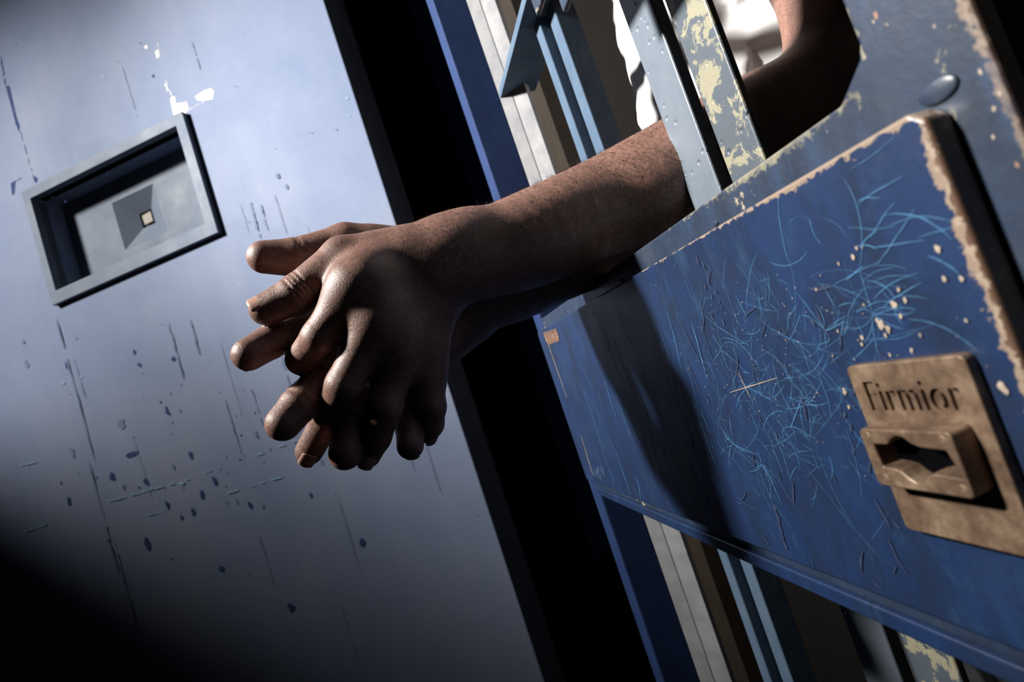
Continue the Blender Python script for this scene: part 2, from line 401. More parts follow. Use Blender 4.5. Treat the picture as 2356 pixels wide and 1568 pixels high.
    for u, v, r in ((2060, 700, 1.2), (2030, 745, 1.6), (2045, 755, 1.2), (2085, 690, .8), (1965, 590, .8), (1973, 570, .7), (1932, 605, .6), (2160, 570, 1.0), (2070, 665, .7), (2020, 735, .9), (2015, 850, 1.1), (1945, 900, 1.2), (1955, 935, .9), (1985, 775, .9), (2040, 770, .7), (2100, 805, .7), (2120, 770, .6), (1880, 665, .6), (2175, 640, .9), (2215, 640, .8), (1990, 700, .5), (2075, 725, .8), (2310, 890, 1.6), (2225, 735, .6), (1985, 790, .7), (2050, 815, .7), (1930, 760, .6)):
        s, z = px(u, v); blob(s, z, .0011 * r, 2, 1.6)
    # rust patch under the far corner
    a = px(1258, 768); 
    for k in range(9):
        t = k / 8; ribbon([px(1252 + 27 * t, 764 - 9 * t), px(1257 + 27 * t, 780 - 9 * t), px(1264 + 22 * t, 792 - 8 * t)], .0019, 3)
    for k in range(16):
        s, z = px(1375 + rng.uniform(-14, 14), 1082 + rng.uniform(-18, 12)); arc(s, z, -PI / 2, .006, 0, .0003, 4)
    return mb.build('panel', [M['panel'], M['scratch'], M['cream'], M['rust'], M['cyan'], M['scuff']], gate)
panel = build_panel()
# lower fold under the panel
part('bottom_flange', prism([[(.1429 * K, -.925 * QR), (.719 * K, -.925 * QR), (.719 * K, -.872 * QR), (.1429 * K, -.872 * QR)]], front(QR - .004), 0, .004, .0014, 3), M['panel'])
# worn paint on the sheet: flaked cream along the rail top and the stile edge, weld beads on the ledge
def sheet_wear():
    rng = random.Random(11); mb = MB(); dq = [.0001]; bm = sheet_bm
    bm.verts.ensure_lookup_table(); bm.verts.index_update()
    mb.add([x.co[:] for x in bm.verts], [[x.index for x in p.verts] for p in bm.faces], 2); bm.free()
    def P(s, z): dq[0] += 1e-7; return G(QR - dq[0], s, z)
    def blob(s, z, r, mi, asp, k=10):
        a0 = rng.random() * 6
        mb.add([P(s + r * asp ** -.5 * math.cos(a0 + i * 2 * PI / k) * rng.uniform(.55, 1.2), z + r * asp ** .5 * math.sin(a0 + i * 2 * PI / k) * rng.uniform(.55, 1.2)) for i in range(k)], [tuple(range(k))], mi)
    for u, v, r in ((2015, 35, 1.4), (2255, 165, 1.0), (2287, 250, 1.0), (2300, 215, .8), (2010, 50, .8), (2285, 315, .8), (2340, 380, 1.1), (2310, 890, 1.4), (2150, 60, .6)):
        p = on_gate(u, v, QR); blob(p[1], p[2], .0007 * r, rng.choice([0, 1]), 1.7)
    return mb.build('frame_sheet', [M['cream'], M['rust'], M['frame']], gate)
sheet_wear()
def beads():
    def bead(u, v, r, q, name):
        p = on_gate(u, v, q); bm = bmesh.new()
        bmesh.ops.create_icosphere(bm, subdivisions=3, radius=1)
        rng = random.Random(int(u))
        for x in bm.verts:
            c = np.array(x.co); n = 1 + (.25 * math.sin(5 * c[0] + u) * math.sin(4 * c[2] + v) if r < .005 else 0)
            x.co = Vector(G(p[0] + c[0] * r * .17 * n, p[1] + c[1] * r * n, p[2] + c[2] * r * .6 * n))
        return bm_obj(name, bm, M['frame'], gate, True)
    for u, v, r in ((2158, 208, .0060), (1646, 514, .0020), (1430, 648, .0034), (1312, 720, .0036), (1246, 757, .0030)):
        bead(u, v, r, QR - .0005, 'weld_bead')
beads()
# ------------------------------------------------------------------ the lock on the panel
lk = .0042; q0 = h - lk
def lockpts(u, v, q): p = on_gate(u, v, q); return p[1], p[2]
s0, s1 = q0 / .862, q0 / 1.151
zt, zbm = -.227 * q0, -.632 * q0
lock_plate_loop = rounded(s1, zbm, s0, zt, .0022)
bm = prism([lock_plate_loop], lambda a, b, d: G(q0 + d, a, b), 0, lk, .0005)
lock = bm_obj('lock_plate', bm, M['bronze'], gate)
lock['label'] = 'bronze lock plate with engraved lettering'
def engrave(dx, dz):
    cu = bpy.data.curves.new('lettering', 'FONT'); cu.body = 'Firmior'; cu.size = 1.0; cu.extrude = .25; cu.resolution_u = 6; cu.space_character = 1.08; cu.offset = .0
    o = bpy.data.objects.new('lettering', cu); C.objects.link(o)
    dg = bpy.context.evaluated_depsgraph_get()
    me = bpy.data.meshes.new_from_object(o.evaluated_get(dg))
    bpy.data.objects.remove(o)
    v = np.array([x.co[:] for x in me.vertices]); x0, x1 = v[:, 0].min(), v[:, 0].max(); y0, y1 = v[:, 1].min(), v[:, 1].max()
    wd_, ht = s0 - s1, zt - zbm
    sa, sb = s0 - .12 * wd_, s0 - .89 * wd_
    za, zz = zt - .275 * ht, zt - .10 * ht
    out = []
    for x, y, z in v:
        out.append(G(q0 + (.0013 if z < 0 else -.002), sa + (sb - sa) * ((x - x0) / (x1 - x0) + dx), za + (zz - za) * ((y - y0) / (y1 - y0) + dz)))
    cme = bpy.data.meshes.new('cut'); cme.from_pydata([tuple(p) for p in out], [], [tuple(p.vertices) for p in me.polygons])
    b2 = bmesh.new(); b2.from_mesh(cme); bmesh.ops.remove_doubles(b2, verts=b2.verts[:], dist=2e-6); bmesh.ops.recalc_face_normals(b2, faces=b2.faces[:]); b2.to_mesh(cme); b2.free()
    co = bpy.data.objects.new('cut', cme); C.objects.link(co)
    md = lock.modifiers.new('cut', 'BOOLEAN'); md.object = co; md.operation = 'DIFFERENCE'; md.solver = 'EXACT'
    bpy.context.view_layer.update()
    dg = bpy.context.evaluated_depsgraph_get(); n0 = len(lock.data.polygons)
    res = bpy.data.meshes.new_from_object(lock.evaluated_get(dg))
    lock.modifiers.clear(); bpy.data.objects.remove(co)
    if len(res.polygons) > n0: lock.data = res; lock.data.name = 'lock_plate'
engrave(-.006, .0); engrave(.0045, -.013)
qh = q0 * .945                               # front of the keyhole housing
hs0, hs1 = qh / .838, qh / 1.045
hz0, hz1 = -.385 * qh, -.528 * qh
def hp(x, y): return hs0 + (hs1 - hs0) * x, hz0 + (hz1 - hz0) * y
slot_n = [(.12, .27), (.30, .26), (.36, .17), (.43, .10), (.50, .12), (.57, .22), (.66, .27), (.90, .29), (.93, .50), (.95, .70), (.70, .68), (.62, .72), (.55, .85), (.47, .87), (.40, .80), (.34, .70), (.26, .67), (.14, .66)]
hw = abs(hs0 - hs1)
outer = rounded(min(hs0, hs1), hz1, max(hs0, hs1), hz0, .0018)
bm = prism([outer, [hp(*p) for p in slot_n]], lambda a, b, d: G(qh + d, a, b), 0, q0 - qh + .0005, .0007, 3)
hous = bm_obj('keyhole_housing', bm, M['bronze'], lock)
bm = prism([[hp(-.02 + 1.04 * p[0], p[1]) for p in ((.06, .04), (.96, .04), (.96, .94), (.06, .94))]], lambda a, b, d: G(q0 - .0004 + d, a, b), 0, .0003)
bm_obj('keyhole_back', bm, M['black'], lock)
for x, y in ((.09, .12), (.90, .12), (.12, .86), (.92, .86)):
    bm = bmesh.new(); bmesh.ops.create_uvsphere(bm, u_segments=16, v_segments=8, radius=1)
    c = hp(x, y)
    for v in bm.verts:
        a = np.array(v.co); v.co = Vector(G(qh + .0002 - .0005 * a[0], c[0] + .0017 * a[1], c[1] + .0017 * a[2]))
    bm_obj('rivet', bm, M['bronze'], hous, True)

# ------------------------------------------------------------------ the solid cell door on the left
DAZ = R(-78.72)
E = np.array([math.sin(DAZ), math.cos(DAZ), 0]); DN = np.array([-E[1], E[0], 0])   # along the door to the left; DN points to the lens side
if DN[1] > 0: DN = -DN
DE0 = 1.0 * np.array([math.sin(R(-7.75)), math.cos(R(-7.75)), 0])
def DP(e, z, d=0.0): return DE0 + e * E + DN * d + (z + CZ) * UP        # e from the free edge, d towards the lens
def on_door(u, v):
    r = ray(u, v); t = (DE0 @ DN) / (r @ DN); p = r * t
    return (p - DE0) @ E, p[2]
door = empty('cell_door', DP(.5, -CZ, 0), 'solid blue-grey steel cell door with a recessed rectangular hatch, standing open', 'door')
cor = [on_door(*p) for p in ((62, 440), (430, 265), (513, 541), (131, 700))]
inn = [on_door(*p) for p in ((83, 462), (413, 293), (484, 517), (141, 668))]
eL = (cor[0][0] + cor[3][0]) / 2; eR = (cor[1][0] + cor[2][0]) / 2; zT = (cor[0][1] + cor[1][1]) / 2; zB = (cor[2][1] + cor[3][1]) / 2
iL = (inn[0][0] + inn[3][0]) / 2; iR = (inn[1][0] + inn[2][0]) / 2; iT = (inn[0][1] + inn[1][1]) / 2; iB = (inn[2][1] + inn[3][1]) / 2
REC = .055
def build_door():
    dp = lambda a, b, d: DP(a, b, d)
    bm = prism([[(0, -CZ + .02), (1.25, -CZ + .02), (1.25, 1.25), (0, 1.25)], [(iL, iB), (iR, iB), (iR, iT), (iL, iT)]], dp, 0, -.12, .003, 3)
    mb = MB(); bm.verts.ensure_lookup_table(); bm.verts.index_update()
    mb.add([x.co[:] for x in bm.verts], [[x.index for x in p.verts] for p in bm.faces]); bm.free()
    rng = random.Random(5); dd = [.0002]
    def P(e, z): dd[0] += 1e-6; return DP(e, z, dd[0])
    def poly(pts, mi):
        if min(on_door(*p)[0] for p in pts) < .004: return
        mb.add([P(*on_door(*p)) for p in pts], [tuple(range(len(pts)))], mi)
    def rib(u0, v0, u1, v1, w, mi, k=10, jit=1.0, gap=0.0):
        t = np.array([u1 - u0, v1 - v0], float); L = np.linalg.norm(t); nrm = np.array([-t[1], t[0]]) / L
        pl, pr = [], []
        for i in range(k + 1):
            c = np.array([u0, v0]) + t * i / k + nrm * rng.gauss(0, jit * .5); ww = w * rng.uniform(.35, 1.1) * (.25 if i in (0, k) else 1)
            pl.append(c + nrm * ww); pr.append(c - nrm * ww)
        for i in range(k):
            if rng.random() < gap: continue
            poly([pl[i], pl[i + 1], pr[i + 1], pr[i]], mi)
    def chip(u, v, r, mi, asp=1.0, ang=0.0, k=11):
        c, s_ = math.cos(ang), math.sin(ang); pts = []
        for i in range(k):
            t = i * 2 * PI / k; rr = r * rng.uniform(.6, 1.2); x, y = rr * math.cos(t) / asp ** .5, rr * math.sin(t) * asp ** .5
            pts.append((u + x * c - y * s_, v + x * s_ + y * c))
        poly(pts, mi)
    va = -.29
    # white filler chips by the hatch corner
    poly([(391, 224), (402, 222), (405, 238), (423, 236), (429, 234), (434, 247), (427, 262), (405, 272), (401, 271)], 1)
    poly([(449, 222), (470, 208), (486, 203), (492, 210), (489, 228), (470, 231), (455, 231)], 1)
    poly([(357, 118), (364, 114), (367, 130), (361, 135)], 1); chip(336, 108, 4, 1); chip(385, 205, 4, 1, 2, va); chip(381, 196, 3, 1)
    rib(362, 96, 368, 125, .6, 1); rib(372, 160, 396, 222, .8, 1, 12, 1, .4); rib(425, 258, 490, 222, .6, 1, 10, 1, .4)
    # dark edge of the old notice on the left, its outline
    poly([(13, 198), (22, 197), (30, 232), (38, 268), (46, 290), (44, 304), (36, 285), (26, 245)], 2)
    rib(2, 130, 13, 196, 2.0, 2, 16, 1, .35); poly([(25, 421), (36, 415), (34, 445), (28, 449)], 2); chip(82, 413, 6, 2, 1.8, va); rib(30, 420, 50, 409, 1.5, 2)
    rib(46, 300, 78, 410, .8, 2, 14, 1, .4); chip(353, 175, 4, 2)
    # drips, specks and scuffs
    for k in range(60):
        u, v = rng.gauss(420, 190), rng.gauss(1060, 150)
        if u > 1000 or u < 10: continue
        chip(u, v, rng.choice([1.5, 2, 2.5, 3, 5]), 2 if rng.random() < .35 else 3, rng.uniform(1.2, 3), va)
    for u, v, r, a in ((260, 1097, 9, 1.8), (305, 1045, 11, .5), (495, 1105, 9, 2.2), (466, 1138, 8, 2.2), (386, 1160, 7, 2.5), (440, 1048, 8, 2.5), (445, 1178, 7, 2.2), (340, 1250, 10, 2.2), (168, 1040, 9, 2.5), (160, 1155, 8, 2.5), (337, 1109, 8, 1.8), (62, 838, 7, 2.5), (155, 842, 6, 2.5), (400, 825, 6, 1.5), (55, 787, 5, 1), (590, 1000, 7, 2), (576, 1162, 7, 2.4), (833, 1247, 9, 1.4), (385, 945, 7, 2.4), (280, 975, 12, 1.4), (510, 1308, 7, 1.4), (670, 1395, 9, 1.6), (640, 405, 6, 2), (660, 430, 5, 2)):
        chip(u, v, r, 3 if u in (280, 640, 660, 590, 62, 55, 168) else 2, a, va)
    for k in range(36):
        u, v = rng.uniform(60, 1000), rng.uniform(60, 1450); L = rng.uniform(40, 200)
        if 60 < u < 520 and 200 < v < 720: continue
        rib(u, v, u + .30 * L, v + L, rng.uniform(.5, 1.2), 3, 12, .8, .1)
    for u, v, L in ((388, 742, 130), (437, 732, 90), (575, 460, 90), (600, 470, 60), (262, 1240, 220), (130, 730, 330), (205, 1060, 260)):
        rib(u, v, u + .27 * L, v + L, 1.8, 3, 14, 1.5, .1)
    for u0, v0, u1, v1, g in ((45, 1070, 90, 1060, .4), (240, 1155, 440, 1100, .5), (420, 1105, 690, 1010, .6), (55, 1222, 115, 1203, .3), (340, 1185, 380, 1172, .3), (95, 1350, 165, 1330, .5), (140, 882, 192, 866, .4), (500, 1140, 700, 1080, .7)):
        rib(u0, v0, u1, v1, 1.5, 4, 16, 1.5, g)
    chip(420, 1110, 5, 4, .5); chip(350, 1122, 4, 4)
    for k in range(70):
        chip(rng.uniform(30, 1100), rng.uniform(20, 1500), rng.uniform(.8, 2.2), rng.choice([2, 3, 4]), 1.5, va, 6)
    for k in range(30):
        v = rng.uniform(860, 1010); chip(1030 + (v - 870) * .32 - rng.uniform(2, 9), v, rng.uniform(1.5, 5), rng.choice([2, 4, 5]), 2, va)
    return mb.build('door_leaf', [M['door'], M['white'], M['navy'], M['scuff_door'], M['cyan'], M['cream']], door)

build_door()
fr = prism([[(eR, zB), (eL, zB), (eL, zT), (eR, zT)], [(iR, iB), (iL, iB), (iL, iT), (iR, iT)]], lambda a, b, d: DP(a, b, d), .012, -.02, .0010, 3)
hf = bm_obj('hatch_frame', fr, M['hatch'], door)
for v in (0,):
    t = .004
    # floor of the recess with a pyramid-shaped keyhole pit
    sq = [on_door(*p) for p in ((257, 464), (352, 427), (383, 533), (288, 573))]
    ho = [on_door(*p) for p in ((321, 489), (350, 482), (357, 514), (328, 525))]
    # shift outward: seen on the recessed plane, not on the door face
    def deep(p, d):
        P0 = DP(p[0], p[1], 0) - CZ * UP; P1 = P0 * (((DE0 - d * DN) @ DN) / (DE0 @ DN)); return (P1 - DE0) @ E, P1[2]
    sq = [deep(p, REC) for p in sq]; ho = [deep(p, REC + .030) for p in ho]
    x0, x1 = (sq[0][0] + sq[3][0]) / 2, (sq[1][0] + sq[2][0]) / 2; y0, y1 = (sq[0][1] + sq[1][1]) / 2, (sq[2][1] + sq[3][1]) / 2
    X0, X1 = (ho[0][0] + ho[3][0]) / 2, (ho[1][0] + ho[2][0]) / 2; Y0, Y1 = (ho[0][1] + ho[1][1]) / 2, (ho[2][1] + ho[3][1]) / 2
    bm = prism([[(iR - .004, iB - .004), (iL + .004, iB - .004), (iL + .004, iT + .004), (iR - .004, iT + .004)], [(x0, y0), (x1, y0), (x1, y1), (x0, y1)]], lambda a, b, d: DP(a, b, d), -REC, -REC - .004, .0012, 3)
    bm_obj('hatch_plate', bm, M['hatch'], door)
    vv = [DP(x0, y0, -REC - .0005), DP(x1, y0, -REC - .0005), DP(x1, y1, -REC - .0005), DP(x0, y1, -REC - .0005)] + [DP(x, y, -REC - .030) for x, y in ((X0, Y0), (X1, Y0), (X1, Y1), (X0, Y1))] + [DP(x, y, -REC - .038) for x, y in ((X0, Y0), (X1, Y0), (X1, Y1), (X0, Y1))]
    obj('keyhole_pit', vv, [(0, 1, 5, 4), (1, 2, 6, 5), (2, 3, 7, 6), (3, 0, 4, 7), (4, 5, 9, 8), (5, 6, 10, 9), (6, 7, 11, 10), (7, 4, 8, 11), (8, 9, 10, 11)], M['hatch'], door)
    sx, sy = (X1 - X0), (Y1 - Y0)
    bm = prism([[(X0 + .22 * sx, Y0 + .22 * sy), (X0 + .95 * sx, Y0 + .16 * sy), (X0 + .95 * sx, Y0 + .86 * sy), (X0 + .26 * sx, Y0 + .88 * sy)]], lambda a, b, d: DP(a, b, d), -REC - .027, -REC - .037, .0008)
    bm_obj('spindle', bm, M['spindle'], door)
    bb = prism([[(iR - .005, iB - .005), (iL + .005, iB - .005), (iL + .005, iT + .005), (iR - .005, iT + .005)]], lambda a, b, d: DP(a, b, d), -.108, -.112)
    bm_obj('hatch_back', bb, M['black'], door)
# ------------------------------------------------------------------ the person behind the gate
# distance fields on a rectilinear grid in the gate frame (q, s, z); polygonised with surface nets
class Field:
    def __init__(s, ax): s.ax = ax; s.F = np.full([len(a) for a in ax], .05, np.float32)
    def box(s, lo, hi): return [slice(max(0, np.searchsorted(a, l) - 1), min(len(a), np.searchsorted(a, u) + 1)) for a, l, u in zip(s.ax, lo, hi)]
    def grids(s, sl): return np.meshgrid(*[a[x].astype(np.float32) for a, x in zip(s.ax, sl)], indexing='ij', sparse=True)
def smin(a, b, k):
    if k <= 0: return np.minimum(a, b)
    hh = np.maximum(k - np.abs(a - b), 0) / k
    return np.minimum(a, b) - hh * hh * k * .25
def cap(fld, a, b, ra, rb, k=.006, flat=None, ft=1.0, sub=False, nrm_wr=None):
    """tapered capsule a-b blended into the field; flat = thin axis, ft = thickness ratio along it"""
    a, b = np.array(a, float), np.array(b, float); r = max(ra, rb); m = k + .012
    sl = fld.box(np.minimum(a, b) - r - m, np.maximum(a, b) + r + m)
    X, Y, Z = fld.grids(sl)
    if X.size == 0 or Y.size == 0 or Z.size == 0: return
    ab = b - a; L2 = float(ab @ ab) + 1e-12
    px_, py_, pz_ = X - a[0], Y - a[1], Z - a[2]
    t = np.clip((px_ * ab[0] + py_ * ab[1] + pz_ * ab[2]) / L2, 0, 1).astype(np.float32)
    dx, dy, dz = px_ - t * ab[0], py_ - t * ab[1], pz_ - t * ab[2]
    d2 = dx * dx + dy * dy + dz * dz
    if flat is not None:
        n = unit(flat); dn = dx * n[0] + dy * n[1] + dz * n[2]; d2 = d2 + dn * dn * (1 / ft ** 2 - 1)
    d = np.sqrt(d2) - (ra + (rb - ra) * t)
    if sub: fld.F[tuple(sl)] = -smin(-fld.F[tuple(sl)], d, k)
    else: fld.F[tuple(sl)] = smin(fld.F[tuple(sl)], d, k)
def crease(fld, c, axis, r, depth, width):
    """shallow skin crease: lifts the field in a thin slab across a finger at c"""
    c = np.array(c); n = unit(axis)
    sl = fld.box(c - r - .004, c + r + .004); X, Y, Z = fld.grids(sl)
    t = (X - c[0]) * n[0] + (Y - c[1]) * n[1] + (Z - c[2]) * n[2]
    d2 = (X - c[0]) ** 2 + (Y - c[1]) ** 2 + (Z - c[2]) ** 2
    fld.F[tuple(sl)] += (depth * np.exp(-(t / width) ** 2) * (d2 < (r + .003) ** 2)).astype(np.float32)
def nets(ax, F):
    """surface nets -> verts in (q, s, z), quads"""
    ins = F < 0
    n0, n1, n2 = F.shape
    c = np.zeros((n0 - 1, n1 - 1, n2 - 1), np.int8)
    for i in (0, 1):
        for j in (0, 1):
            for k in (0, 1): c += ins[i:n0 - 1 + i, j:n1 - 1 + j, k:n2 - 1 + k]
    cell = np.argwhere((c > 0) & (c < 8)); del c
    idx = {}
    I, J, K_ = cell.T
    key = (I.astype(np.int64) * n1 + J) * n2 + K_
    val = {}
    for i in (0, 1):
        for j in (0, 1):
            for k in (0, 1): val[i, j, k] = F[I + i, J + j, K_ + k].astype(np.float64)
    acc = np.zeros((len(cell), 3)); cnt = np.zeros(len(cell))
    corners = list(val)
    for a in corners:
        for d in range(3):
            if a[d] == 1: continue
            b = list(a); b[d] = 1; b = tuple(b)
            va, vb = val[a], val[b]; m = (va < 0) != (vb < 0)
            t = np.where(m, va / np.where(m, va - vb, 1), 0)
            p = np.zeros((len(cell), 3)); p[:] = a; p[:, d] = t
            acc[m] += p[m]; cnt[m] += 1
    f = acc / cnt[:, None]
    V = np.zeros_like(f)
    for d, ii in enumerate((I, J, K_)):
        A = np.asarray(ax[d]); V[:, d] = A[ii] + f[:, d] * (A[ii + 1] - A[ii])
    order = np.argsort(key); sk = key[order]
    def look(i, j, k):
        kk = (i.astype(np.int64) * n1 + j) * n2 + k; pos = np.searchsorted(sk, kk)
        return order[np.clip(pos, 0, len(sk) - 1)]
    quads = []
    for d in range(3):
        sl0 = [slice(None)] * 3; sl1 = [slice(None)] * 3; sl0[d] = slice(0, -1); sl1[d] = slice(1, None)
        ch_ = np.argwhere(ins[tuple(sl0)] != ins[tuple(sl1)])
        e1, e2 = (d + 1) % 3, (d + 2) % 3
        ok = (ch_[:, e1] > 0) & (ch_[:, e2] > 0) & (ch_[:, e1] < F.shape[e1] - 1) & (ch_[:, e2] < F.shape[e2] - 1)
        ch_ = ch_[ok]
        neg = ins[tuple(ch_.T)]
        def off(o1, o2):
            q = ch_.copy(); q[:, e1] -= o1; q[:, e2] -= o2; return look(*q.T)
        a, b, c2, e = off(1, 1), off(0, 1), off(0, 0), off(1, 0)
        Q = np.stack([a, b, c2, e], 1); Q[~neg] = Q[~neg][:, ::-1]
        quads.append(Q)
    return V, np.concatenate(quads)
def toworld(V): return V[:, :1] * N + V[:, 1:2] * D + (V[:, 2:] + CZ) * UP
def axis(*seg):
    out = []
    for a, b, st in seg: out += list(np.arange(a, b, st))
    return np.array(out)
Q3 = np.array
HS = 1.0
# -- joints: (pixel u, v) on the upright plane at distance s
JL = {
 'elbow': at(1915, 205, .354), 'upper': at(1950, 30, .352), 'cross': at(1505, 425, .386), 'mid': at(1380, 480, .390), 'mid2': at(1215, 553, .376), 'wrist2': at(1075, 598, .364), 'wrist': at(985, 630, .357),
 'thumb': [at(925, 594, .357), at(790, 592, .352), at(686, 676, .347), at(613, 711, .346)],
 'index': [at(824, 652, .335), at(735, 774, .338), at(694, 826, .353), at(722, 850, .374)],
 'middle': [at(864, 736, .336), at(791, 884, .336), at(753, 962, .364), at(712, 1037, .376)],
 'ring': [at(915, 806, .345), at(885, 935, .342), at(863, 1005, .352), at(845, 1044, .358)],
 'pinky': [at(975, 845, .362), at(993, 935, .356), at(992, 975, .362), at(985, 994, .368)],
}
JR = {
 'elbow': Q3([.345, .470, .075]), 'cross': at(1385, 556, .432), 'wrist2': at(1180, 655, .428), 'wrist': at(1075, 695, .425),
 'thumb': [at(925, 575, .412), at(797, 562, .405), at(688, 592, .398), at(608, 591, .392)],
 'index': [at(835, 670, .405), at(705, 745, .376), at(630, 782, .358), at(572, 815, .348)],
 'middle': [at(880, 745, .405), at(744, 880, .358), at(692, 926, .347), at(652, 973, .341)],
 'ring': [at(925, 810, .408), at(836, 905, .374), at(808, 975, .358), at(795, 1042, .349)],
 'pinky': [at(975, 850, .412), at(945, 925, .380), at(944, 980, .364), at(944, 1025, .355)],
}
RAD = {'thumb': (.0138, .0122, .0114, .0098), 'index': (.0144, .0104, .0094, .0086), 'middle': (.0122, .0106, .0098, .0090), 'ring': (.0122, .0108, .0099, .0088), 'pinky': (.0110, .0092, .0083, .0074)}
def hand(fld, J, thick, kk=.005, rs=1.0):
    w = J['wrist']; nrm = thick
    mc = [J[f][0] for f in ('index', 'middle', 'ring', 'pinky')]
    side = unit(mc[3] - mc[0])
    for i, m_ in enumerate(mc):
        root = w + side * (-.014 + .0095 * i) + (m_ - w) * .12
        cap(fld, root, m_ + (w - m_) * .06, .0150, (.0128, .0130, .0122, .0112)[i] * rs, .010, nrm, .92)
    for i in range(3):                                   # web and palm between the metacarpals
        a = (mc[i] + mc[i + 1]) / 2; cap(fld, w + (a - w) * .25, w + (a - w) * .86, .0125, .0105, .012, nrm, .9)
    for f in ('index', 'middle', 'ring', 'pinky'):
        p = J[f]; r = [x * rs for x in RAD[f]]
        cap(fld, p[0], p[1], r[0] * .95, r[1] * 1.0, .006)
        cap(fld, p[1], p[2], r[1], r[2], kk * .6)
        cap(fld, p[2], p[3], r[2] * .98, r[3], kk * .5)
    p = J['thumb']; r = [x * rs for x in RAD['thumb']]
    cap(fld, w + (p[0] - w) * .5, p[0], .015, .0145, .012)
    cap(fld, p[0], p[1], .0150, r[0] * .98, .012); cap(fld, p[1], p[2], r[0] * .95, r[1], .004)
    cap(fld, p[2], p[3], r[1] * 1.0, r[3] * 1.02, .003)
    a = (p[0] + p[1]) / 2; cap(fld, a, (a + mc[0]) / 2 + (w - mc[0]) * .12, .012, .0105, .014)
def tube(fld, P_, r_, n=5, k=.004):
    """smooth limb through the points, as many short tapered capsules"""
    P_ = [np.array(p, float) for p in P_]; pts = []; rr = []
    m_ = len(P_)
    for i in range(m_ - 1):
        p0, p1, p2, p3 = P_[max(0, i - 1)], P_[i], P_[i + 1], P_[min(m_ - 1, i + 2)]
        q0_, q1_, q2_, q3_ = r_[max(0, i - 1)], r_[i], r_[i + 1], r_[min(m_ - 1, i + 2)]
        for j in range(n):
            t = j / n; f = lambda a, b, c, d: .5 * (2 * b + (c - a) * t + (2 * a - 5 * b + 4 * c - d) * t * t + (3 * b - a - 3 * c + d) * t ** 3)
            pts.append(f(p0, p1, p2, p3)); rr.append(f(q0_, q1_, q2_, q3_))
    pts.append(P_[-1]); rr.append(r_[-1])
    for i in range(len(pts) - 1): cap(fld, pts[i], pts[i + 1], rr[i], rr[i + 1], 0.012 if i == 0 else k * .25)
def arm_l(fld):
    J = JL
    tube(fld, [J['wrist'], J['wrist2'], J['mid2'], J['mid'], J['cross'], J['cross'] + (J['elbow'] - J['cross']) * .55, J['elbow']], [.0260, .0290, .0345, .0375, .0415, .0425, .039])
    cap(fld, J['elbow'], J['upper'], .038, .043, .02)
    sh = Q3([.47, .40, .44]); cap(fld, J['upper'], (J['upper'] + sh) / 2, .0425, .052, .02); cap(fld, (J['upper'] + sh) / 2, sh, .052, .058, .02)
    st = at(1032, 560, .355); cap(fld, st, st + (J['wrist2'] - J['wrist']) * .5, .0120, .0110, .022); cap(fld, J['thumb'][0], at(1050, 582, .362), .0148, .0180, .024)   # wrist bone
    hand(fld, J, THL)
    # tendons over the back of the hand
    for f, o in (('index', .3), ('middle', .0), ('ring', .0)):
        m0 = J[f][0]; a = m0 + (J['wrist'] - m0) * .62
        cap(fld, m0 - THL * -.0085, a - THL * -.0100, .0042, .0034, .008)
    for f in ('index', 'middle', 'ring', 'pinky'):       # knuckles
        m0 = J[f][0]; cap(fld, m0 + (J['wrist'] - m0) * .10 + THL * .002, m0 + (J[f][1] - m0) * .10 + THL * .0015, .0162 if f == 'index' else .0126, .0152 if f == 'index' else .0120, .014)
def arm_r(fld):
    J = JR
    tube(fld, [J['wrist'], J['wrist2'], J['cross'], J['elbow']], [.0260, .0300, .0375, .040])
    sh = Q3([.465, .60, .42]); m_ = (J['elbow'] + sh) / 2
    cap(fld, J['elbow'], m_, .039, .046, .02); cap(fld, m_, sh, .046, .056, .02)
    hand(fld, J, THR, rs=1.16)
N3 = np.array([1.0, 0, 0])
def facing(J):                                           # back-of-hand normal from the row of knuckles
    a = J['index'][0] - J['pinky'][0]; b = (J['index'][0] + J['pinky'][0]) / 2 - J['wrist']; n = unit(np.cross(a, b)); return n
THL = facing(JL); THR = facing(JR)
if THL[1] > 0: THL = -THL                                # its back is turned to the lens
if THR[1] < 0: THR = -THR
allp = np.array([p for J in (JL, JR) for k_ in ('thumb', 'index', 'middle', 'ring', 'pinky', 'wrist') for p in (J[k_] if isinstance(J[k_], list) else [J[k_]])])
lo, hi = allp.min(0) - .02, allp.max(0) + .022
st = .0011
ax = [axis((lo[0], hi[0] + .02, st), (hi[0] + .02, .33, .0017), (.33, .66, .004)),
      axis((lo[1], hi[1], st), (hi[1], .80, .004)),
      axis((lo[2], hi[2] + .03, st), (hi[2] + .03, .60, .0035))]
ax[1] = np.concatenate([np.arange(lo[1] - .06, lo[1], .0035), ax[1]])
fl = Field(ax); arm_l(fl)
def fcrease(fld, J, f, j, depth, width, offs, d=None, r=None):
    p = J[f]; a = unit(p[j + 1] - p[j - 1]); rr = r or RAD[f][j] * 1.25
    for o in offs: crease(fld, p[j] + a * o + (0 if d is None else d), a, rr, depth, width)
fcrease(fl, JL, 'thumb', 2, .0010, .0007, (-.005, -.0022, .0006, .0032), d=THL * .006, r=.011)
fcrease(fl, JL, 'index', 2, .0004, .0006, (-.003, -.0005, .002), d=THL * .005, r=.009)
fcrease(fl, JL, 'index', 1, .00025, .0006, (-.003, .0, .003), d=THL * .005, r=.008)
fcrease(fl, JL, 'middle', 1, .00025, .0006, (-.003, .0, .003), d=THL * .005, r=.008)
fr_ = Field(ax); arm_r(fr_)
for f in ('index', 'middle', 'ring', 'pinky'):
    fcrease(fr_, JR, f, 2, .0007, .0007, (.0, .0016)); fcrease(fr_, JR, f, 1, .0007, .0008, (.0, .0018))
